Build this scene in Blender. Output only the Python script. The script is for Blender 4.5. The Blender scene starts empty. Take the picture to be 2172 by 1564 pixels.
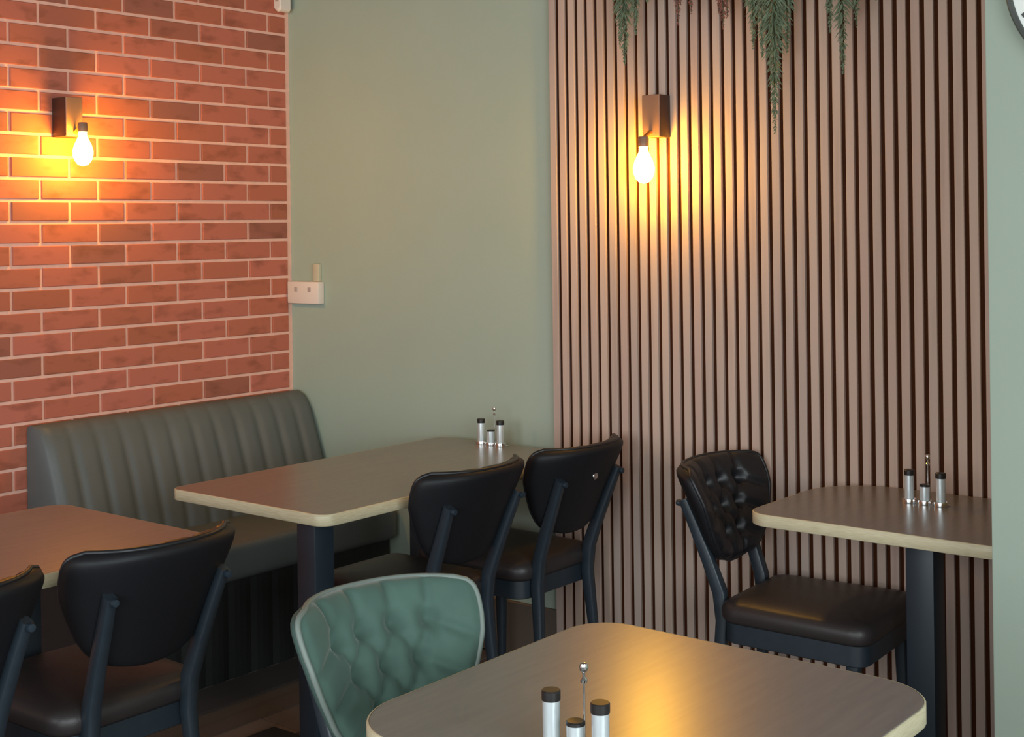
import bpy, bmesh, math, random
from mathutils import Vector, Matrix

random.seed(7)
PI = math.pi
SC = bpy.context.scene
COL = SC.collection

# ------------------------------------------------------------------ camera
CAM = Vector((4.130, -3.649, 1.50))
F_PX, W_PX, H_PX = 2859.6, 2172.0, 1564.0
YAW, ROLL, HORIZON = -0.68244, 0.013314, 483.0
R = Vector((math.cos(YAW), -math.sin(YAW), 0))
FW = Vector((math.sin(YAW), math.cos(YAW), 0))
UP = Vector((0, 0, 1))
c_, s_ = math.cos(ROLL), math.sin(ROLL)
cx_ = c_ * R - s_ * UP
cy_ = s_ * R + c_ * UP
cam_d = bpy.data.cameras.new('camera')
cam_o = bpy.data.objects.new('camera', cam_d)
COL.objects.link(cam_o)
cam_o.matrix_world = Matrix((
    (cx_.x, cy_.x, -FW.x, CAM.x), (cx_.y, cy_.y, -FW.y, CAM.y),
    (cx_.z, cy_.z, -FW.z, CAM.z), (0, 0, 0, 1)))
cam_d.sensor_fit = 'HORIZONTAL'
cam_d.sensor_width = 36.0
cam_d.lens = F_PX / W_PX * 36.0
cam_d.shift_y = -(H_PX / 2 - HORIZON) / W_PX
cam_d.clip_start = 0.05
SC.camera = cam_o

# ------------------------------------------------------------------ world, lights, exposure
SC.view_settings.view_transform = 'Standard'
SC.view_settings.look = 'None'
SC.view_settings.gamma = 1.0
SC.view_settings.use_curve_mapping = False
SC.view_settings.exposure = 0.0
world = bpy.data.worlds.new('daylight')
SC.world = world
world.use_nodes = True
bg = world.node_tree.nodes['Background']
bg.inputs[0].default_value = (0.80, 0.90, 1.0, 1)
bg.inputs[1].default_value = 0.5


def area_light(name, loc, target, sx, sy, power, color):
    d = bpy.data.lights.new(name, 'AREA')
    d.shape = 'RECTANGLE'
    d.size, d.size_y = sx, sy
    d.energy = power
    d.color = color
    o = bpy.data.objects.new(name, d)
    o.location = loc
    o.rotation_euler = (Vector(target) - Vector(loc)).to_track_quat('-Z', 'Y').to_euler()
    COL.objects.link(o)
    return o


# daylight entering through the shop window in the front wall, behind the photographer
area_light('window_daylight', (3.4, -6.12, 1.65), (3.4, 0, 1.65), 4.4, 1.9, 147, (0.90, 1.0, 1.03))
# and through the side window, on the right of the photographer
area_light('side_window_daylight', (6.16, -3.6, 1.65), (0, -3.6, 1.65), 3.0, 1.6, 126, (0.90, 1.0, 1.03))
BULB_COLOR = (1.0, 0.50, 0.035)
BULB_POWER = 185.0


# ------------------------------------------------------------------ materials
def lin(r, g, b):
    f = lambda c: (c / 255 / 12.92) if c / 255 <= 0.04045 else ((c / 255 + 0.055) / 1.055) ** 2.4
    return (f(r), f(g), f(b), 1.0)


def mat(name, col, rough=0.5, metal=0.0, spec=0.5, var=0.0, scale=20.0, stretch=(1, 1, 1), bump=0.0,
        col2=None, coat=0.0, coat_rough=0.1, emit=None, estr=0.0, sheen=0.0, detail=4.0):
    m = bpy.data.materials.new(name)
    m.use_nodes = True
    nt = m.node_tree
    b = nt.nodes['Principled BSDF']
    b.inputs['Base Color'].default_value = col
    b.inputs['Roughness'].default_value = rough
    b.inputs['Metallic'].default_value = metal
    b.inputs['Specular IOR Level'].default_value = spec
    b.inputs['Coat Weight'].default_value = coat
    b.inputs['Coat Roughness'].default_value = coat_rough
    if sheen:
        b.inputs['Sheen Weight'].default_value = sheen
        b.inputs['Sheen Roughness'].default_value = 0.4
    if emit:
        b.inputs['Emission Color'].default_value = (*emit, 1)
        b.inputs['Emission Strength'].default_value = estr
    if var or bump or col2:
        tc = nt.nodes.new('ShaderNodeTexCoord')
        mp = nt.nodes.new('ShaderNodeMapping')
        mp.inputs['Scale'].default_value = stretch
        nz = nt.nodes.new('ShaderNodeTexNoise')
        nz.inputs['Scale'].default_value = scale
        nz.inputs['Detail'].default_value = detail
        nt.links.new(tc.outputs['Object'], mp.inputs['Vector'])
        nt.links.new(mp.outputs['Vector'], nz.inputs['Vector'])
        if var or col2:
            rp = nt.nodes.new('ShaderNodeValToRGB')
            c2 = col2 or tuple(min(1, x * (1 + var)) for x in col[:3]) + (1,)
            c1 = col if col2 else tuple(x * (1 - var) for x in col[:3]) + (1,)
            rp.color_ramp.elements[0].position = 0.3
            rp.color_ramp.elements[0].color = c1
            rp.color_ramp.elements[1].position = 0.7
            rp.color_ramp.elements[1].color = c2
            nt.links.new(nz.outputs['Fac'], rp.inputs['Fac'])
            nt.links.new(rp.outputs['Color'], b.inputs['Base Color'])
        if bump:
            bp = nt.nodes.new('ShaderNodeBump')
            bp.inputs['Strength'].default_value = bump
            bp.inputs['Distance'].default_value = 0.002
            nt.links.new(nz.outputs['Fac'], bp.inputs['Height'])
            nt.links.new(bp.outputs['Normal'], b.inputs['Normal'])
    return m


def random_mat(name, stops, rough, scale, stretch, dark, bump=0.2, amount=0.5):
    """colour picked per object (Object Info random) with streaky darker marks"""
    m = bpy.data.materials.new(name)
    m.use_nodes = True
    nt = m.node_tree
    b = nt.nodes['Principled BSDF']
    b.inputs['Roughness'].default_value = rough
    b.inputs['Specular IOR Level'].default_value = 0.25
    oi = nt.nodes.new('ShaderNodeObjectInfo')
    rp = nt.nodes.new('ShaderNodeValToRGB')
    el = rp.color_ramp.elements
    while len(el) < len(stops):
        el.new(0.5)
    for e, (p, c) in zip(el, stops):
        e.position = p
        e.color = c
    nt.links.new(oi.outputs['Random'], rp.inputs['Fac'])
    tc = nt.nodes.new('ShaderNodeTexCoord')
    ad = nt.nodes.new('ShaderNodeVectorMath')
    ad.operation = 'ADD'
    nt.links.new(tc.outputs['Object'], ad.inputs[0])
    nt.links.new(oi.outputs['Location'], ad.inputs[1])
    mp = nt.nodes.new('ShaderNodeMapping')
    mp.inputs['Scale'].default_value = stretch
    nz = nt.nodes.new('ShaderNodeTexNoise')
    nz.inputs['Scale'].default_value = scale
    nz.inputs['Detail'].default_value = 5
    nt.links.new(ad.outputs[0], mp.inputs['Vector'])
    nt.links.new(mp.outputs['Vector'], nz.inputs['Vector'])
    r2 = nt.nodes.new('ShaderNodeValToRGB')
    r2.color_ramp.elements[0].position = 0.52
    r2.color_ramp.elements[0].color = (0, 0, 0, 1)
    r2.color_ramp.elements[1].position = 0.78
    r2.color_ramp.elements[1].color = (amount, amount, amount, 1)
    nt.links.new(nz.outputs['Fac'], r2.inputs['Fac'])
    mx = nt.nodes.new('ShaderNodeMix')
    mx.data_type = 'RGBA'
    nt.links.new(r2.outputs['Color'], mx.inputs[0])
    nt.links.new(rp.outputs['Color'], mx.inputs[6])
    mx.inputs[7].default_value = dark
    nt.links.new(mx.outputs[2], b.inputs['Base Color'])
    bp = nt.nodes.new('ShaderNodeBump')
    bp.inputs['Strength'].default_value = bump
    bp.inputs['Distance'].default_value = 0.002
    nt.links.new(nz.outputs['Fac'], bp.inputs['Height'])
    nt.links.new(bp.outputs['Normal'], b.inputs['Normal'])
    return m


M = {}
M['brick'] = random_mat('brick_face', [(0.0, lin(188, 108, 90)), (0.3, lin(182, 104, 80)), (0.55, lin(192, 110, 92)),
                                       (0.78, lin(174, 100, 76)), (1.0, lin(154, 96, 82))], 0.85, 9,
                        (1, 1, 2.2), lin(98, 58, 38), 0.25, 0.6)
M['mortar'] = mat('mortar', lin(238, 186, 166), 0.9, var=0.05, scale=40, bump=0.2, spec=0.2)
M['sage'] = mat('sage_paint', lin(160, 174, 160), 0.62, var=0.02, scale=3, bump=0.05, spec=0.3)
M['white_paint'] = mat('white_paint', lin(226, 224, 218), 0.8)
M['grey_ceiling'] = mat('grey_ceiling', lin(120, 118, 112), 0.9)
M['dark_strip'] = mat('brown_strip', lin(92, 82, 74), 0.5)
M['slat'] = random_mat('slat_wood', [(0.0, lin(184, 158, 147)), (0.5, lin(194, 170, 156)), (1.0, lin(178, 158, 149))], 0.55,
                       30, (1, 1, 0.05), lin(140, 112, 96), 0.1, 0.4)
M['felt'] = mat('dark_backing', lin(66, 34, 18), 0.95, spec=0.1)
M['laminate'] = mat('table_laminate', lin(112, 107, 107), 0.30, coat=0.25, coat_rough=0.27, col2=lin(124, 118, 115), scale=14, stretch=(6, 0.5, 1),
                    spec=0.8, detail=6)
M['edge'] = mat('birch_edge', lin(204, 194, 164), 0.45, col2=lin(186, 172, 140), scale=30, stretch=(1, 1, 14))
M['black_metal'] = mat('black_metal', lin(38, 49, 59), 0.42, spec=0.5)
M['black_wood'] = mat('black_painted_wood', lin(40, 49, 57), 0.38, var=0.08, scale=30)
M['black_leather'] = mat('black_leather', lin(28, 28, 32), 0.42, bump=0.15, scale=220, spec=0.5)
M['black_back'] = mat('black_back_shell', lin(22, 22, 26), 0.55, bump=0.1, scale=200, spec=0.35)
M['seat_brown'] = mat('dark_seat_leather', lin(50, 44, 44), 0.42, bump=0.15, scale=220, spec=0.5)
M['green_velvet'] = mat('green_velvet', lin(76, 100, 91), 0.75, var=0.12, scale=9, sheen=0.35, spec=0.2)
M['green_pipe'] = mat('green_piping', lin(114, 124, 118), 0.55)
M['bench'] = mat('charcoal_leather', lin(95, 99, 98), 0.5, var=0.06, scale=6, spec=0.45)
M['bench_dark'] = mat('charcoal_plinth', lin(40, 42, 42), 0.5)
M['plank'] = random_mat('grey_floor_wood', [(0.0, lin(84, 80, 80)), (0.5, lin(104, 98, 96)), (1.0, lin(120, 114, 110))], 0.5,
                        24, (1, 0.08, 1), lin(66, 62, 62), 0.1, 0.5)
M['subfloor'] = mat('dark_subfloor', lin(40, 38, 38), 0.8)
M['bronze'] = mat('dark_bronze', lin(70, 50, 42), 0.5, metal=0.3)
M['copper'] = mat('brown_socket', lin(140, 104, 82), 0.45)
M['brass'] = mat('brass', lin(220, 180, 110), 0.3, metal=1.0)
M['bulb'] = mat('glowing_bulb', (1, 0.9, 0.7, 1), 0.3, emit=BULB_COLOR, estr=BULB_POWER)
M['steel'] = mat('brushed_steel', lin(220, 228, 231), 0.3, metal=0.5)
M['chrome'] = mat('chrome', lin(235, 235, 235), 0.14, metal=1.0)
M['cap'] = mat('black_cap', lin(34, 31, 30), 0.4)
M['plastic'] = mat('white_plastic', lin(225, 212, 202), 0.45)
M['grey_plastic'] = mat('grey_plastic', lin(176, 160, 152), 0.5)
M['cream'] = mat('cream_plastic', lin(190, 184, 160), 0.5)
M['leaf'] = mat('dusty_green_leaf', lin(122, 134, 108), 0.7, var=0.22, scale=30, spec=0.2)
M['leaf_red'] = mat('russet_leaf', lin(146, 100, 90), 0.7, var=0.25, scale=30, spec=0.2)
M['stem'] = mat('plant_stem', lin(78, 84, 58), 0.7)
M['clock_black'] = mat('black_enamel', lin(58, 60, 56), 0.45)
M['clock_white'] = mat('white_dial', lin(226, 226, 220), 0.5)


# ------------------------------------------------------------------ object helpers
def link(name, me, parent=None, loc=(0, 0, 0)):
    o = bpy.data.objects.new(name, me)
    o.location = loc
    COL.objects.link(o)
    if parent is not None:
        o.parent = parent
    return o


def mesh(name, verts, faces, m, smooth=False):
    me = bpy.data.meshes.new(name)
    me.from_pydata([tuple(v) for v in verts], [], faces)
    bm = bmesh.new()
    bm.from_mesh(me)
    bmesh.ops.recalc_face_normals(bm, faces=bm.faces)
    bm.to_mesh(me)
    bm.free()
    if smooth:
        for p in me.polygons:
            p.use_smooth = True
    me.materials.append(m)
    return me


def from_bm(name, bm, m, smooth=False, sharp=None):
    me = bpy.data.meshes.new(name)
    bmesh.ops.recalc_face_normals(bm, faces=bm.faces)
    bm.to_mesh(me)
    bm.free()
    if smooth:
        for p in me.polygons:
            p.use_smooth = True
        if sharp:
            me.set_sharp_from_angle(angle=math.radians(sharp))
    me.materials.append(m)
    return me


def tag(o, label=None, cat=None, group=None, kind=None):
    if label:
        o['label'] = label
    if cat:
        o['category'] = cat
    if group:
        o['group'] = group
    if kind:
        o['kind'] = kind
    return o


def thing(name, label, cat, loc=(0, 0, 0), rz=0.0, group=None):
    o = bpy.data.objects.new(name, None)
    o.empty_display_size = 0.1
    COL.objects.link(o)
    o.location = loc
    o.rotation_euler = (0, 0, rz)
    return tag(o, label, cat, group)


def add_box(bm, x0, x1, y0, y1, z0, z1, bevel=0.0, seg=1):
    r = bmesh.ops.create_cube(bm, size=1.0)
    vs = r['verts']
    bmesh.ops.scale(bm, vec=(x1 - x0, y1 - y0, z1 - z0), verts=vs)
    bmesh.ops.translate(bm, vec=((x0 + x1) / 2, (y0 + y1) / 2, (z0 + z1) / 2), verts=vs)
    if bevel:
        es = list({e for v in vs for e in v.link_edges})
        bmesh.ops.bevel(bm, geom=es, offset=bevel, segments=seg, profile=0.5, affect='EDGES')


def box(name, x0, x1, y0, y1, z0, z1, m, bevel=0.0, seg=2):
    bm = bmesh.new()
    add_box(bm, x0, x1, y0, y1, z0, z1, bevel, seg)
    return from_bm(name, bm, m, smooth=bool(bevel), sharp=35 if bevel else None)


def lathe(name, prof, m, n=24, smooth=True, sharp=40, axis='z', at=(0, 0, 0)):
    """prof: list of (r, z). closed at r=0 ends"""
    vs, fs = [], []
    rings = []
    for r, z in prof:
        if r < 1e-6:
            rings.append([len(vs)])
            vs.append((0, 0, z))
        else:
            ring = []
            for k in range(n):
                a = 2 * PI * k / n
                ring.append(len(vs))
                vs.append((r * math.cos(a), r * math.sin(a), z))
            rings.append(ring)
    for a, b in zip(rings[:-1], rings[1:]):
        for k in range(n):
            k2 = (k + 1) % n
            if len(a) == 1 and len(b) == 1:
                continue
            if len(a) == 1:
                fs.append((a[0], b[k], b[k2]))
            elif len(b) == 1:
                fs.append((a[k], a[k2], b[0]))
            else:
                fs.append((a[k], a[k2], b[k2], b[k]))
    if axis == 'y':
        vs = [(x, z, -y) for x, y, z in vs]
    elif axis == 'x':
        vs = [(z, y, -x) for x, y, z in vs]
    vs = [(x + at[0], y + at[1], z + at[2]) for x, y, z in vs]
    me = mesh(name, vs, fs, m, smooth)
    if smooth and sharp:
        me.set_sharp_from_angle(angle=math.radians(sharp))
    return me


def tube(name, pts, radii, m, n=8, closed=False, square=None, up=Vector((0, 1, 0)), smooth=True):
    """sweep a circle (or a rectangle square=(a,b)) along pts; radii scales each ring"""
    pts = [Vector(p) for p in pts]
    N = len(pts)
    if not hasattr(radii, '__len__'):
        radii = [radii] * N
    vs, fs = [], []
    prev = None
    for i, p in enumerate(pts):
        if closed:
            t = (pts[(i + 1) % N] - pts[i - 1]).normalized()
        else:
            t = (pts[min(i + 1, N - 1)] - pts[max(i - 1, 0)]).normalized()
        if prev is None:
            u = up - t * up.dot(t)
            if u.length < 1e-3:
                u = Vector((1, 0, 0)) - t * t.x
        else:
            u = prev - t * prev.dot(t)
        u.normalize()
        prev = u
        w = t.cross(u)
        if square:
            a, b = square
            cs = [(-a, -b), (a, -b), (a, b), (-a, b)]
            # chamfered corners
            k = 0.25
            cc = []
            for (x, y) in [(-a + 2 * a * k * .5, -b), (a - a * k, -b), (a, -b + b * k), (a, b - b * k), (a - a * k, b),
                           (-a + a * k, b), (-a, b - b * k), (-a, -b + b * k)]:
                cc.append((x, y))
            for x, y in cc:
                vs.append(p + (u * x + w * y) * radii[i])
        else:
            for k in range(n):
                a = 2 * PI * k / n
                vs.append(p + (u * math.cos(a) + w * math.sin(a)) * radii[i])
    n = 8 if square else n
    for i in range(N if closed else N - 1):
        j = (i + 1) % N
        for k in range(n):
            k2 = (k + 1) % n
            fs.append((i * n + k, i * n + k2, j * n + k2, j * n + k))
    if not closed:
        fs.append(tuple(range(n)))
        fs.append(tuple((N - 1) * n + k for k in range(n)))
    me = mesh(name, vs, fs, m, smooth)
    if smooth:
        me.set_sharp_from_angle(angle=math.radians(50))
    return me


def rounded_poly(pts, rads, seg=8):
    """round the corners of a convex counter-clockwise polygon"""
    out = []
    n = len(pts)
    for i in range(n):
        p = Vector(pts[i])
        a = (Vector(pts[i - 1]) - p)
        b = (Vector(pts[(i + 1) % n]) - p)
        r = rads[i] if hasattr(rads, '__len__') else rads
        la, lb = a.length, b.length
        a.normalize()
        b.normalize()
        half = math.acos(max(-1, min(1, a.dot(b)))) / 2
        d = min(r / math.tan(half), la * .49, lb * .49)
        rr = d * math.tan(half)
        c = p + (a + b).normalized() * (rr / math.sin(half))
        s = p + a * d - c
        e = p + b * d - c
        a0 = math.atan2(s.y, s.x)
        a1 = math.atan2(e.y, e.x)
        da = (a1 - a0 + PI) % (2 * PI) - PI
        for k in range(seg + 1):
            t = a0 + da * k / seg
            out.append((c.x + rr * math.cos(t), c.y + rr * math.sin(t)))
    return out


def offset_poly(poly, d):
    """inset (d>0) a counter-clockwise polygon"""
    n = len(poly)
    out = []
    for i in range(n):
        p = Vector(poly[i])
        t = (Vector(poly[(i + 1) % n]) - Vector(poly[i - 1]))
        if t.length < 1e-9:
            out.append(tuple(p))
            continue
        t.normalize()
        out.append((p.x - t.y * d, p.y + t.x * d))
    return out


def stack(name, rings, m, cap0=True, cap1=True, smooth=True, sharp=45, dome=None):
    """rings: list of (poly, z or list of z)"""
    vs, fs = [], []
    n = len(rings[0][0])
    for poly, z in rings:
        for x, y in poly:
            vs.append((x, y, z))
    for i in range(len(rings) - 1):
        for k in range(n):
            k2 = (k + 1) % n
            fs.append((i * n + k, i * n + k2, (i + 1) * n + k2, (i + 1) * n + k))
    if cap0:
        fs.append(tuple(range(n)))
    if cap1:
        fs.append(tuple((len(rings) - 1) * n + k for k in range(n)))
    me = mesh(name, vs, fs, m, smooth)
    if smooth:
        me.set_sharp_from_angle(angle=math.radians(sharp))
    return me


# ------------------------------------------------------------------ room
CEIL = 2.62
XMAX, YMIN = 6.2, -6.2
wall_left = tag(link('wall_left', box('wall_left', -0.12, -0.005, YMIN, 0.021, 0, CEIL, M['mortar'])), kind='structure')
wall_back = tag(link('wall_back', box('wall_back', -0.12, XMAX, 0.021, 0.14, 0, CEIL, M['sage'])), kind='structure')
PIER_X, PIER_Y = 3.082, -0.72
wall_right = tag(link('wall_right', box('wall_right', PIER_X, XMAX + 0.12, PIER_Y, 0.021, 0, CEIL, M['sage'], 0.004, 2)),
                 kind='structure')
bm = bmesh.new()
add_box(bm, XMAX, XMAX + 0.12, YMIN, -5.15, 0, CEIL)
add_box(bm, XMAX, XMAX + 0.12, -2.05, PIER_Y, 0, CEIL)
add_box(bm, XMAX, XMAX + 0.12, -5.15, -2.05, 0, 0.8)
add_box(bm, XMAX, XMAX + 0.12, -5.15, -2.05, 2.5, CEIL)
tag(link('wall_side', from_bm('wall_side', bm, M['white_paint'])), kind='structure')
bm = bmesh.new()
add_box(bm, -0.12, 1.15, YMIN - 0.12, YMIN, 0, CEIL)
add_box(bm, 5.65, XMAX + 0.12, YMIN - 0.12, YMIN, 0, CEIL)
add_box(bm, 1.15, 5.65, YMIN - 0.12, YMIN, 0, 0.65)
add_box(bm, 1.15, 5.65, YMIN - 0.12, YMIN, 2.6, CEIL)
tag(link('wall_front', from_bm('wall_front', bm, M['white_paint'])), kind='structure')
tag(link('ceiling', box('ceiling', -0.12, XMAX + 0.12, YMIN - 0.12, 0.14, CEIL, CEIL + 0.1, M['grey_ceiling'])), kind='structure')
floor = tag(link('floor', box('floor', -0.12, XMAX + 0.12, YMIN - 0.12, 0.14, -0.12, -0.003, M['subfloor'])), kind='structure')

tag(link('dark_strip_back', box('dark_strip_back', 0.56, 1.3355, 0.004, 0.021, 0, 0.19, M['dark_strip'], .003, 1)), kind='structure')  # brown strip added to darken the foot of the back wall

# floor planks, laid along Y
PW, PL = 0.18, 1.22
plank_me = {}


def plank(x, y0, y1):
    L = round(y1 - y0, 4)
    if L not in plank_me:
        plank_me[L] = box('plank', -PW / 2 + .0015, PW / 2 - .0015, -L / 2 + .0015, L / 2 - .0015, -0.011, 0.0, M['plank'], 0.001, 1)
    link('plank', plank_me[L], floor, (x, (y0 + y1) / 2, 0))


for i in range(24):
    x = 0.09 + i * PW
    off = (i * 0.43) % PL
    y = 0.0 - off
    ys = [0.0] if off < 1e-6 else [0.0, -off]
    while ys[-1] > -3.6:
        ys.append(ys[-1] - PL)
    for a, b in zip(ys[1:], ys[:-1]):
        plank(x, round(a, 4), round(b, 4))

# brick slips on the left wall
BL, BH, J = 0.225, 0.075, 0.0115
Z_TOP = 2.2133
Y_J0 = -0.0916
brick_me = {}


def brick_mesh(L):
    if L not in brick_me:
        a, b = L / 2, (BH - J) / 2
        i = 0.0022
        vs = [(-.006, -a, -b), (-.006, a, -b), (-.006, a, b), (-.006, -a, b),
              (-.0008, -a, -b), (-.0008, a, -b), (-.0008, a, b), (-.0008, -a, b),
              (.001, -a + i, -b + i), (.001, a - i, -b + i), (.001, a - i, b - i), (.001, -a + i, b - i)]
        fs = [(8, 9, 10, 11)]
        for k in range(4):
            k2 = (k + 1) % 4
            fs.append((k, k2, k2 + 4, k + 4))
            fs.append((k + 4, k2 + 4, k2 + 8, k + 8))
        brick_me[L] = mesh('brick', vs, fs, M['brick'])
    return brick_me[L]


far_v, far_f = [], []
for k in range(-6, 30):
    zc = Z_TOP - BH * (k + 0.5)
    if zc < BH / 2 or zc > CEIL - BH / 2:
        continue
    par = k % 2
    j = -1 if par else 0
    joints = [0.0] + [jj * BL / 2 + Y_J0 for jj in range(0 - par, -60, -2) if jj * BL / 2 + Y_J0 < -0.02]
    for a, b in zip(joints[:-1], joints[1:]):
        y1 = a - (J / 2 if a < 0 else 0.003)
        y0 = b + J / 2
        L = round(y1 - y0, 4)
        if L < 0.02:
            continue
        yc = (y0 + y1) / 2
        if yc > -1.62 and zc > 0.62:
            o = link('brick', brick_mesh(L), wall_left, (random.uniform(-.0006, .0006), yc, zc))
        elif yc > -3.6:
            base = len(far_v)
            me = brick_mesh(L)
            for v in me.vertices:
                far_v.append((v.co.x, v.co.y + yc, v.co.z + zc))
            for p in me.polygons:
                far_f.append(tuple(base + q for q in p.vertices))
tag(link('brickwork', mesh('brickwork', far_v, far_f, M['brick']), wall_left), kind='stuff')

# slatted wooden wall panel
panel = thing('slatted_wall_panel', 'tall wooden wall panel of narrow vertical slats right of the sage green wall', 'wall panel',
              (1.3366, 0.02, 0))
P0 = panel.location
link('backing', box('backing', 0, 3.08 - P0.x, -0.010, 0, 0.0, CEIL - 0.002, M['felt']), panel)
slat_me = box('slat', -0.0127, 0.0127, -0.0205, -0.010, 0.0, CEIL - 0.002, M['slat'], 0.001, 1)
SLAT_X0, SLAT_P = 1.3698, 0.039961
k = 0
while SLAT_X0 - SLAT_P / 2 + k * SLAT_P < 3.06:
    link('slat', slat_me, panel, (SLAT_X0 - SLAT_P / 2 + k * SLAT_P - P0.x, 0, 0))
    k += 1

# ------------------------------------------------------------------ bench seat
bench = thing('banquette_bench', 'charcoal leather banquette with vertically stitched back against the brick wall', 'bench', (0, 0, 0))
BY0, BY1 = -1.172, 0.012
NCH = 12
prof = [(0.232, 0.455), (0.226, 0.50), (0.205, 0.58), (0.180, 0.66), (0.155, 0.73), (0.131, 0.79), (0.110, 0.825),
        (0.088, 0.848), (0.062, 0.860), (0.034, 0.860), (0.014, 0.852), (0.008, 0.835), (0.008, 0.455)]
vs, fs = [], []
NS = NCH * 10
for i in range(NS + 1):
    y = BY0 + (BY1 - BY0) * i / NS
    ph = (i / NS * NCH) % 1.0
    d = min(ph, 1 - ph)
    groove = math.exp(-(d / 0.16) ** 2)
    for jx, (x, z) in enumerate(prof):
        g = 0.010 * groove if jx < 5 else (0.006 * groove if jx < 7 else (0.003 * groove if jx < 9 else 0))
        e = min(i, NS - i)
        r = 0.012 * (1 - min(e, 4) / 4.0) ** 2 if jx < 9 else 0
        vs.append((x - g * 0.93 - r, y, z - g * 0.3 - r * 0.4))
n = len(prof)
for i in range(NS):
    for jx in range(n):
        j2 = (jx + 1) % n
        fs.append((i * n + jx, i * n + j2, (i + 1) * n + j2, (i + 1) * n + jx))
fs.append(tuple(range(n)))
fs.append(tuple(NS * n + q for q in range(n)))
me = mesh('backrest', vs, fs, M['bench'], True)
me.set_sharp_from_angle(angle=math.radians(60))
link('backrest', me, bench)
link('seat_cushion', box('seat_cushion', 0.01, 0.588, BY0, BY1, 0.335, 0.456, M['bench'], 0.025, 4), bench)
vs, fs = [], []
NS2 = 48
for i in range(NS2 + 1):
    y = BY0 + 0.03 + (BY1 - BY0 - 0.03) * i / NS2
    ph = (i / NS2 * 12) % 1.0
    g = 0.006 * math.exp(-(min(ph, 1 - ph) / 0.2) ** 2)
    for x, z in [(0.02, 0.0), (0.02, 0.335), (0.54 - g, 0.335), (0.54 - g, 0.0)]:
        vs.append((x, y, z))
for i in range(NS2):
    for q in range(4):
        q2 = (q + 1) % 4
        fs.append((i * 4 + q, i * 4 + q2, i * 4 + 4 + q2, i * 4 + 4 + q))
fs += [(0, 1, 2, 3), tuple(NS2 * 4 + q for q in range(4))]
link('plinth', mesh('plinth', vs, fs, M['bench_dark']), bench)


# ------------------------------------------------------------------ tables
def table(name, label, x0, x1, y0, y1, rads, cols, foot, z=0.75, thick=0.032, grp=None):
    cx, cy = (x0 + x1) / 2, (y0 + y1) / 2
    t = thing(name, label, 'table', (cx, cy, 0), group=grp)
    a, b = (x1 - x0) / 2, (y1 - y0) / 2
    # counter-clockwise from (-x,-y)
    out = rounded_poly([(-a, -b), (a, -b), (a, b), (-a, b)], rads, 10)
    i1 = offset_poly(out, 0.0032)
    i2 = offset_poly(out, 0.0045)
    link('tabletop', stack('tabletop', [(i1, z - thick), (i1, z - 0.001), (i2, z)], M['laminate'], smooth=False), t)
    e1 = offset_poly(out, 0.0032)
    e0 = offset_poly(out, 0.0015)
    n = len(out)
    rings = [(e1, z - thick), (e0, z - thick), (out, z - thick + .0015), (out, z - 0.0018), (e0, z - 0.0003), (e1, z - 0.0003)]
    link('edge_band', stack('edge_band', rings, M['edge'], cap0=False, cap1=False, sharp=60), t)
    for (px, py) in cols:
        s = 0.0375
        link('column', box('column', px - cx - s, px - cx + s, py - cy - s, py - cy + s, 0.010, z - thick - 0.006, M['black_metal'], 0.004, 2), t)
        link('mounting_plate', box('mounting_plate', px - cx - .12, px - cx + .12, py - cy - .12, py - cy + .12,
                                   z - thick - 0.006, z - thick, M['black_metal']), t)
        fx, fy = foot
        link('base_plate', box('base_plate', px - cx - fx, px - cx + fx, py - cy - fy, py - cy + fy, 0.0, 0.012, M['black_metal'], 0.003, 2), t)
    return t


table('cafe_table', 'square grey wood-top table in the foreground with rounded corners beside the green chair',
      2.615, 3.305, -2.235, -1.545, [.125, .11, .11, .085], [(2.995, -1.89)], (.08, .21))
table('cafe_table', 'small dark-topped table against the slats beside the green pier',
      2.372, 3.074, -0.545, -0.012, [.065, .075, .10, .19], [(2.752, -0.28)], (.09, .2))
table('cafe_table', 'long grey-brown table between the banquette and two black chairs',
      0.852, 1.512, -1.225, -0.045, [.04, .045, .05, .05], [(1.265, -1.03), (1.03, -0.32)], (.26, .06))
table('cafe_table', 'orange-lit wooden table at the left edge in front of the banquette end',
      0.78, 1.452, -2.72, -1.535, [.05, .05, .05, .06], [(1.06, -2.40), (1.06, -1.83)], (.26, .06))

# ------------------------------------------------------------------ chairs
BZ0, BHH = 0.565, 0.264
W_PTS = [(0, .085), (.02, .104), (.06, .124), (.13, .143), (.25, .165), (.45, .190), (.62, .207), (.76, .216), (.86, .219),
         (.92, .218), (.96, .213), (.985, .203), (1.0, .185)]


def half_w(t):
    for (a, wa), (b, wb) in zip(W_PTS[:-1], W_PTS[1:]):
        if t <= b:
            return wa + (wb - wa) * (t - a) / (b - a)
    return W_PTS[-1][1]


def back_pt(s, t, off=0.0):
    """point on the back's middle surface; chair faces +x"""
    w = half_w(t)
    y = s * w
    z = BZ0 + BHH * t + 0.000 * (1 - s * s) * max(0, (t - .5) * 2) - 0.018 * (1 - s * s) * max(0, (.5 - t) * 2) ** 2
    lean = 0.110 * t + 0.015 * t * t
    cu = 0.042 * (0.25 + 0.75 * min(1.0, max(0.0, (t - .05) / .6)))
    x = -0.265 - lean + 1.2 * y * y + cu * s ** 4
    nrm = Vector((1.0, -2.4 * y - 4 * cu * s ** 3 / w, 0.44)).normalized()
    return Vector((x, y, z)) + nrm * off


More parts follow.
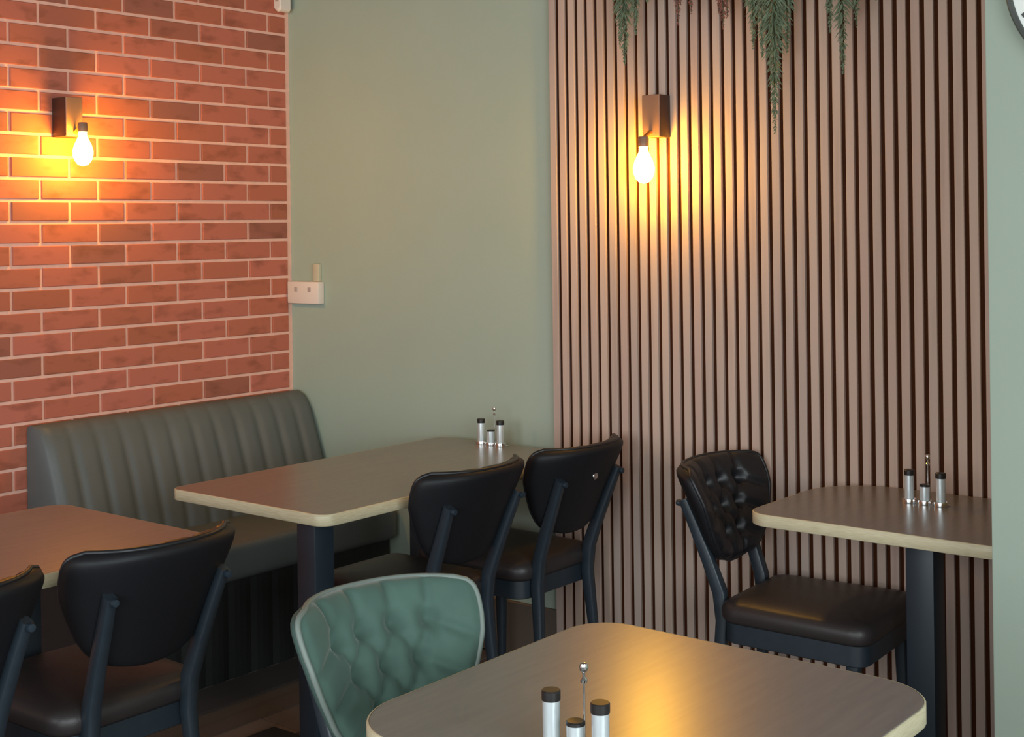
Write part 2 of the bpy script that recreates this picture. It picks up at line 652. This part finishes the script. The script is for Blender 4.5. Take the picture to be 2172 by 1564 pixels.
BTN = [(y, .71) for y in (-.125, -.042, .042, .125)] + [(y, .47) for y in (-.083, 0, .083)] + [(y, .23) for y in (-.042, .042)]
SEG = []
for (ya, ta) in BTN:
    for (yb, tb) in BTN:
        if abs((ta - tb) - .24) < .01 and abs(abs(ya - yb) - .042) < .01:
            SEG.append((ya, ta, yb, tb))
for y in (-.125, -.042, .042, .125):
    SEG.append((y, .71, y * 1.15, 1.0))
for y in (-.042, .042):
    SEG.append((y, .23, y * .8, 0.0))
for sg in (-1, 1):
    SEG.append((sg * .125, .71, sg * .21, .60))
    SEG.append((sg * .083, .47, sg * .17, .36))
    SEG.append((sg * .042, .23, sg * .13, .12))


def tuft(y, t):
    z = t * BHH
    d = 0
    for (yb, tb) in BTN:
        r2 = (y - yb) ** 2 + (z - tb * BHH) ** 2
        d = max(d, .031 * math.exp(-r2 / .021 ** 2))
    for (ya, ta, yb, tb) in SEG:
        ax, az, bx, bz = ya, ta * BHH, yb, tb * BHH
        L2 = (bx - ax) ** 2 + (bz - az) ** 2
        u = max(0, min(1, ((y - ax) * (bx - ax) + (z - az) * (bz - az)) / L2))
        r2 = (y - ax - u * (bx - ax)) ** 2 + (z - az - u * (bz - az)) ** 2
        d = max(d, .011 * math.exp(-r2 / .011 ** 2))
    return d


def grid_t(k, N):
    u = k / N
    return 0.5 - 0.5 * math.cos(PI * u) if True else u


def cushion_mesh(m, N=56, tufted=True):
    vs, fs = [], []
    for i in range(N + 1):
        t = 0.75 * (i / N) + 0.25 * grid_t(i, N)
        for jx in range(N + 1):
            s = -1 + 2 * jx / N
            s = 0.8 * s + 0.2 * math.sin(s * PI / 2)
            f = (max(0, 1 - abs(s) ** 7) ** .5) * (max(0, 1 - abs(2 * t - 1) ** 9) ** .5)
            off = 0.004 + 0.036 * f
            if tufted:
                off -= tuft(s * half_w(t), t) * min(1, f * 1.3)
            vs.append(back_pt(s, t, off))
    # rear rim ring, to close the pad
    q = N + 1
    for i in range(N):
        for jx in range(N):
            fs.append((i * q + jx, i * q + jx + 1, (i + 1) * q + jx + 1, (i + 1) * q + jx))
    return mesh('back_cushion', vs, fs, m, True)


def rim(n=40):
    pts = []
    for k in range(n + 1):
        pts.append((1, k / n))
    for k in range(1, 16):
        pts.append((1 - 2 * k / 16, 1.0))
    for k in range(n + 1):
        pts.append((-1, 1 - k / n))
    for k in range(1, 16):
        pts.append((-1 + 2 * k / 16, 0.0))
    return pts


def shell_mesh(m, N=24):
    vs, fs = [], []
    q = N + 1
    for i in range(N + 1):
        t = 0.6 * (i / N) + 0.4 * grid_t(i, N)
        for jx in range(q):
            s = -1 + 2 * jx / N
            f = (max(0, 1 - abs(s) ** 10) ** .5) * (max(0, 1 - abs(2 * t - 1) ** 14) ** .5)
            vs.append(back_pt(s, t, -0.004 - 0.014 * f))
    nb = len(vs)
    for i in range(N + 1):
        t = 0.6 * (i / N) + 0.4 * grid_t(i, N)
        for jx in range(q):
            s = -1 + 2 * jx / N
            vs.append(back_pt(s, t, 0.004))
    for i in range(N):
        for jx in range(N):
            fs.append((i * q + jx, (i + 1) * q + jx, (i + 1) * q + jx + 1, i * q + jx + 1))
            fs.append((nb + i * q + jx, nb + i * q + jx + 1, nb + (i + 1) * q + jx + 1, nb + (i + 1) * q + jx))
    for i in range(N):
        for jx in (0, N):
            fs.append((i * q + jx, (i + 1) * q + jx, nb + (i + 1) * q + jx, nb + i * q + jx))
            a = (0 if jx == 0 else N) * q
            fs.append((a + i, a + i + 1, nb + a + i + 1, nb + a + i))
    return mesh('back_shell', vs, fs, m, True)


seat_out = rounded_poly([(-.222, -.194), (.215, -.208), (.215, .208), (-.222, .194)], [.06, .05, .05, .06], 6)
SZ = 0.475


def seat_mesh(m):
    rings = [(offset_poly(seat_out, .006), SZ - .058), (offset_poly(seat_out, -.002), SZ - .048), (offset_poly(seat_out, -.004), SZ - .026),
             (offset_poly(seat_out, .003), SZ - .010), (offset_poly(seat_out, .016), SZ - .002), (offset_poly(seat_out, .045), SZ + .005),
             ([(x * .6, y * .6) for x, y in seat_out], SZ + .010), ([(x * .25, y * .25) for x, y in seat_out], SZ + .012)]
    return stack('seat_cushion', rings, m, sharp=80)


POST = [(-.262, .150, 0.0), (-.245, .140, .22), (-.232, .130, .40), (-.240, .130, .48), (-.272, .136, .57), (-.308, .142, .66), (-.340, .149, .738)]
CH = {}


def chair_meshes(key, cushion, seat, shell, pipe):
    d = {}
    d['cushion'] = cushion_mesh(cushion)
    d['shell'] = shell_mesh(shell)
    d['pipe'] = tube('piping', [back_pt(s, t, 0.004) for s, t in rim()], 0.0055, pipe, n=8, closed=True)
    d['seat'] = seat_mesh(seat)
    d['frame'] = stack('seat_frame', [(offset_poly(seat_out, .014), SZ - .115), (offset_poly(seat_out, .010), SZ - .112),
                                      (offset_poly(seat_out, .010), SZ - .057)], M['black_wood'], sharp=40)
    for sg in (-1, 1):
        d['rear%d' % sg] = tube('rear_leg', [(x, sg * y, z) for x, y, z in POST], [.75, .85, 1.05, 1.1, 1.0, .92, .82], M['black_wood'],
                                square=(.0145, .017))
        d['front%d' % sg] = tube('front_leg', [(.165, sg * .172, SZ - .07), (.166, sg * .174, .30), (.172, sg * .180, 0.0)], [1.15, 1.05, .7],
                                 M['black_wood'], square=(.0155, .0155))
        p = back_pt(sg * .9, .70, -.018)
        d['knob%d' % sg] = lathe('bolt', [(0, -.008), (.008, -.007), (.010, 0), (.008, .006), (0, .008)], M['black_metal'], 12, axis='x',
                                 at=(POST[-1][0] - .016, sg * POST[-1][1], POST[-1][2] - .012))
    return d


CH['black'] = chair_meshes('black', M['black_leather'], M['seat_brown'], M['black_back'], M['black_leather'])
CH['green'] = dict(CH['black'])
CH['green']['cushion'] = cushion_mesh(M['green_velvet'])
CH['green']['pipe'] = tube('piping', [back_pt(s, t, 0.004) for s, t in rim()], 0.0058, M['green_pipe'], n=8, closed=True)
g2 = M['green_dark'] = mat('dark_green_velvet', lin(60, 82, 76), 0.8, var=0.1, scale=10)
CH['green']['shell'] = shell_mesh(g2)
CH['green']['seat'] = seat_mesh(M['green_velvet'])


def chair(kind, label, x, y, rz, group=None):
    d = CH[kind]
    t = thing('dining_chair', label, 'chair', (x, y, 0), rz, group)
    link('seat_cushion', d['seat'], t)
    link('seat_frame', d['frame'], t)
    link('back_shell', d['shell'], t)
    link('back_cushion', d['cushion'], t)
    link('piping', d['pipe'], t)
    for sg in (-1, 1):
        r = link('rear_leg', d['rear%d' % sg], t)
        link('bolt', d['knob%d' % sg], r)
        link('front_leg', d['front%d' % sg], t)
    return t


G = 'black dining chairs'
ca = chair('black', 'black tufted chair at the small table beside the slatted panel, seen from its front', 2.43, -0.228, math.radians(3), G)
ca.scale = (1, 1, 0.985)
cc = chair('black', 'black chair with plain back and small metal stud, nearest the slats at the long table', 1.34, -0.27, PI, G)
p = back_pt(0, .66, -.0185)
link('stud', lathe('stud', [(0, -.004), (.010, -.003), (.012, 0), (.010, .003), (0, .004)], M['chrome'], 16, axis='x', at=tuple(p)), cc)
chair('black', 'black plain-backed chair at the long table, tucked in behind the green chair', 1.325, -0.755, PI, G)
chair('black', 'large black chair back with right top corner under the long table, at the orange-lit table', 1.345, -1.845, PI, G)
chair('black', 'black chair mostly cut off by the left edge of the photo', 1.360, -2.345, PI, G)
gc = chair('green', 'green velvet chair with deep-buttoned back at the foreground table', 2.672, -1.932, math.radians(-10))
gc.scale = (1, 0.92, 1)


# ------------------------------------------------------------------ wall lamps
def sconce(label, loc, rz, drop, depth, out):
    """faces local -y, wall at y=0; a box on the wall with a bare bulb hung below its front"""
    t = thing('wall_lamp', label, 'lamp', loc, rz, 'bare-bulb wall lamps')
    link('wall_box', box('wall_box', -.032, .032, -depth + .006, 0, -.067, .067, M['bronze'], .002, 2), t)
    link('front_face', box('front_face', -.032, .032, -depth, -depth + .006, -.067, .067, M['copper'], .0015, 1), t)  # front of the box, a thin slab in lighter brown than its sides
    pr = [(0, -.040), (.013, -.042), (.014, -.058), (.019, -.070), (.028, -.088), (.0335, -.108), (.033, -.124), (.027, -.142),
          (.016, -.155), (0, -.160)]
    zt = -.040 - drop
    link('bulb', lathe('bulb', pr, M['bulb'], 24, sharp=None, at=(0, -out, -drop)), t)
    link('lamp_holder', lathe('lamp_holder', [(0, zt + .028), (.014, zt + .028), (.0165, zt + .022), (.0165, zt - .004), (0, zt - .004)], M['copper'], 20,
                              at=(0, -out, 0)), t)
    link('arm', tube('arm', [(0, -depth * .6, -.05), (0, -depth - .006, -.052), (0, -out, zt + .022)], .007, M['brass'], 10), t)
    return t


sconce('bronze wall lamp with a glowing bare bulb on the slatted panel', (1.788, -0.0005, 1.847), 0, .055, .066, .108)
sconce('bronze wall lamp with a glowing bare bulb on the brick wall', (0.0015, -1.025, 1.897), math.radians(90), .010, .085, .132)


# ------------------------------------------------------------------ condiment sets
def condiments(cx, cy, z, where, scale=1.0):
    t = thing('condiment_caddy', 'chrome caddy with ball-topped rod on %s' % where, 'caddy', (cx, cy, z),
              group='condiment caddies')
    for dx in (-.043, 0, .043):
        link('ring', lathe('ring', [(.0145, .0), (.0185, .0), (.0195, .006), (.0185, .012), (.0165, .0125), (.0155, .008), (.0145, .002), (.0145, .0)],
                           M['chrome'], 24, at=(dx, 0, 0)), t)
    link('base_bar', box('base_bar', -.06, .06, -.004, .024, 0, .003, M['chrome'], .001, 1), t)
    rod = link('rod', tube('rod', [(0, .021, .002), (0, .021, .118)], .0016, M['chrome'], 8), t)
    link('finial', lathe('finial', [(0, .100), (.005, .102), (.0055, .106), (.002, .110), (.002, .116), (.0055, .119), (.0065, .124), (.005, .129), (0, .131)],
                         M['chrome'], 16, at=(0, .021, 0)), rod)
    for dx, nm in ((-.043, 'left'), (.043, 'right')):
        s = thing('shaker', 'tall %s steel shaker with a black cap on %s' % (nm + '-hand', where), 'shaker', (cx + dx, cy, z + .0005),
                  group='tall shakers')
        link('body', lathe('body', [(0, 0), (.0120, 0), (.0125, .002), (.0125, .074), (0, .074)], M['steel'], 28), s)
        link('cap', lathe('cap', [(0, .074), (.0136, .074), (.0138, .076), (.0138, .087), (.0125, .0885), (0, .0885)], M['cap'], 28), s)
    s = thing('toothpick_jar', 'short dark-rimmed jar between shakers on %s' % where, 'jar', (cx, cy, z + .0005),
              group='short jars')
    link('body', lathe('body', [(0, 0), (.0125, 0), (.013, .002), (.013, .048), (0, .048)], M['steel'], 28), s)
    link('rim', lathe('rim', [(.0, .048), (.0138, .048), (.0138, .052), (.012, .0535), (0, .0525)], M['cap'], 28), s)


condiments(2.717, -0.188, 0.75, 'the small table by the green pier')
condiments(1.135, -0.095, 0.75, 'the long table by the banquette')
condiments(2.994, -2.124, 0.75, 'the foreground table')

# ------------------------------------------------------------------ small wall things
t = thing('wall_socket', 'white double wall socket on the green wall beside the brick corner', 'socket', (0.096, 0.021, 1.252))
link('face_plate', box('face_plate', -.090, .090, -.034, 0, -.044, .044, M['plastic'], .004, 2), t)
for dx in (-.038, .040):
    link('rocker', box('rocker', dx - .009, dx + .009, -.0365, -.033, .004, .022, M['grey_plastic'], .0015, 1), t)
link('conduit', box('conduit', .042, .076, -.016, 0, .044, .115, M['cream'], .003, 2), t)

t = thing('motion_sensor', 'small white motion sensor high in the corner above the bricks', 'sensor', (0.022, 0.0, 2.45))
sp = rounded_poly([(-.0, -.075), (.036, -.075), (.036, .075), (-.0, .075)], [.02, .025, .02, .02], 6)
vs, fs = [], []
for y in (-.055, -.048, -.006, 0.0):
    k = .9 if y == -.055 else 1.0
    for (x, z) in sp:
        vs.append((x * k - .020, y - .004, z * k))
n = len(sp)
for i in range(3):
    for q in range(n):
        q2 = (q + 1) % n
        fs.append((i * n + q, i * n + q2, i * n + n + q2, i * n + n + q))
fs += [tuple(range(n)), tuple(3 * n + q for q in range(n))]
link('housing', mesh('housing', vs, fs, M['plastic']), t)
link('lens', box('lens', -.012, .008, -.0605, -.058, -.035, .02, M['grey_plastic'], .001, 1), t)

# ------------------------------------------------------------------ clock on the pier
t = thing('wall_clock', 'round white wall clock with a black rim, cut off at the top right', 'clock', (3.366, PIER_Y, 2.016))
CR = 0.233
link('rim', lathe('rim', [(CR - .012, 0), (CR - .003, 0), (CR, .006), (CR, .024), (CR - .004, .030), (CR - .010, .028), (CR - .012, .020), (CR - .012, 0)],
                  M['clock_black'], 96, axis='y'), t)
for ch in t.children:
    ch.scale = (1, -1, 1)
fc = link('dial', lathe('dial', [(0, 0.002), (CR - .012, .002), (CR - .012, .016), (0, .016)], M['clock_white'], 96, axis='y'), t)
fc.scale = (1, -1, 1)
NUM = ['XII', 'I', 'II', 'III', 'IIII', 'V', 'VI', 'VII', 'VIII', 'IX', 'X', 'XI']
for h, txt in enumerate(NUM):
    bm = bmesh.new()
    wds = {'I': .014, 'V': .030, 'X': .030}
    tot = sum(wds[ch] for ch in txt)
    u = -tot / 2
    h0, h1 = -.03, .03
    for ch in txt:
        w = wds[ch]
        st = .0045
        if ch == 'I':
            lines = [((u + w / 2, h0), (u + w / 2, h1))]
        elif ch == 'V':
            lines = [((u + w / 2, h0), (u + .004, h1)), ((u + w / 2, h0), (u + w - .004, h1))]
        else:
            lines = [((u + .004, h0), (u + w - .004, h1)), ((u + w - .004, h0), (u + .004, h1))]
        for (x0, z0), (x1, z1) in lines:
            q = [bm.verts.new((x0 - st, yy, z0)) for yy in (-.0175, -.0155)] + [bm.verts.new((x0 + st, yy, z0)) for yy in (-.0175, -.0155)]
            q2 = [bm.verts.new((x1 - st, yy, z1)) for yy in (-.0175, -.0155)] + [bm.verts.new((x1 + st, yy, z1)) for yy in (-.0175, -.0155)]
            for f in [(q[0], q[2], q2[2], q2[0]), (q[1], q[3], q2[3], q2[1]), (q[0], q[1], q2[1], q2[0]), (q[2], q[3], q2[3], q2[2]),
                      (q[0], q[1], q[3], q[2]), (q2[0], q2[1], q2[3], q2[2])]:
                bm.faces.new(f)
        u += w
    ang = PI / 2 - h * PI / 6
    o = link('numeral', from_bm('numeral', bm, M['clock_black']), t, (.181 * math.cos(ang), 0, .181 * math.sin(ang)))
    o.rotation_euler = (0, PI / 2 - ang, 0)
for L, a, w in ((.11, 300, .006), (.15, 60, .004)):
    o = link('hand', box('hand', -w, w, -.020, -.018, -.03, L, M['clock_black']), t)
    o.rotation_euler = (0, math.radians(a), 0)


# ------------------------------------------------------------------ hanging plants
def foliage(L, width, seed, m, dens=1.0):
    rnd = random.Random(seed)
    vs, fs = [], []
    n = int(620 * L / 0.6 * dens)
    for i in range(n):
        f = rnd.random()
        z = -L * f
        taper = min(1.0, (1 - f) * 2.2 + 0.10)
        rr = width * taper * (0.35 + 0.65 * rnd.random())
        a = rnd.random() * 2 * PI
        root = Vector((math.cos(a) * rr * .10, math.sin(a) * rr * .10, z))
        tip = Vector((math.cos(a) * rr, math.sin(a) * rr * .7, z - rr * (0.5 + rnd.random() * 0.7)))
        d = tip - root
        side = Vector((-math.sin(a), math.cos(a), rnd.uniform(-.6, .6))).normalized() * (0.0022 + 0.0016 * rnd.random())
        mid = root + d * .5 + Vector((0, 0, .12 * d.length))
        b = len(vs)
        vs += [root, mid + side, tip, mid - side]
        fs.append((b, b + 1, b + 2))
        fs.append((b, b + 2, b + 3))
    me = bpy.data.meshes.new('foliage')
    me.from_pydata([tuple(v) for v in vs], [], fs)
    me.materials.append(m)
    return me


def hanging_plant(label, x, y, strands, m, seed):
    t = thing('hanging_plant', label, 'plant', (x, y, CEIL), group='hanging plants')
    link('holder', lathe('holder', [(0, 0), (.03, 0), (.03, -.02), (.02, -.035), (0, -.035)], M['bronze'], 16), t)
    for i, (dx, dy, ztip, w) in enumerate(strands):
        L = CEIL - 0.03 - ztip
        rnd = random.Random(seed * 31 + i)
        pts = []
        for q in range(9):
            f = q / 8
            e = min(1, f * 3.5)
            e = e * e * (3 - 2 * e)
            pts.append((dx * e, dy * e, -.03 - L * .985 * f))
        st = link('vine', tube('vine', pts, [.003 * (1 - .6 * q / 8) for q in range(9)], M['stem'], 5), t)
        fo = link('foliage', foliage(L, w, seed * 17 + i, m), st, (dx, dy, -.03))
        tag(fo, kind='stuff')
    return t


hanging_plant('green trailing plant hanging left of the lamp on the slats', 1.745, -0.10,
              [(-.03, 0, 2.01, .055), (.02, -.01, 2.10, .05), (-.06, .02, 2.07, .035), (.06, .0, 2.2, .05)], M['leaf'], 1)
hanging_plant('russet trailing plant hanging directly above the slat lamp', 1.93, -0.09,
              [(-.02, 0, 2.12, .04), (.02, .01, 2.15, .04), (.0, -.02, 2.17, .045)], M['leaf_red'], 2)
hanging_plant('russet trailing plant hanging between slat lamp and longest green plant', 2.068, -0.09,
              [(.0, 0, 2.09, .042), (-.02, .01, 2.14, .04), (.02, -.01, 2.12, .04)], M['leaf_red'], 3)
hanging_plant('longest green trailing plant, its tip hanging lowest in front of the slats', 2.235, -0.11,
              [(-.055, 0, 2.02, .05), (-.02, -.01, 1.99, .055), (.018, -.01, 1.765, .055), (.05, .01, 2.0, .055), (.0, .03, 1.92, .05)], M['leaf'], 4)
hanging_plant('green trailing plant hanging second from the right of the slats', 2.475, -0.11,
              [(-.05, 0, 2.04, .045), (-.012, 0, 1.92, .05), (.03, .0, 2.05, .05), (.085, .01, 2.12, .045)], M['leaf'], 5)
hanging_plant('short green trailing plant at the far right top of the slats', 2.80, -0.10,
              [(.0, 0, 2.15, .035), (.05, 0, 2.19, .04), (-.04, 0, 2.2, .04)], M['leaf'], 6)
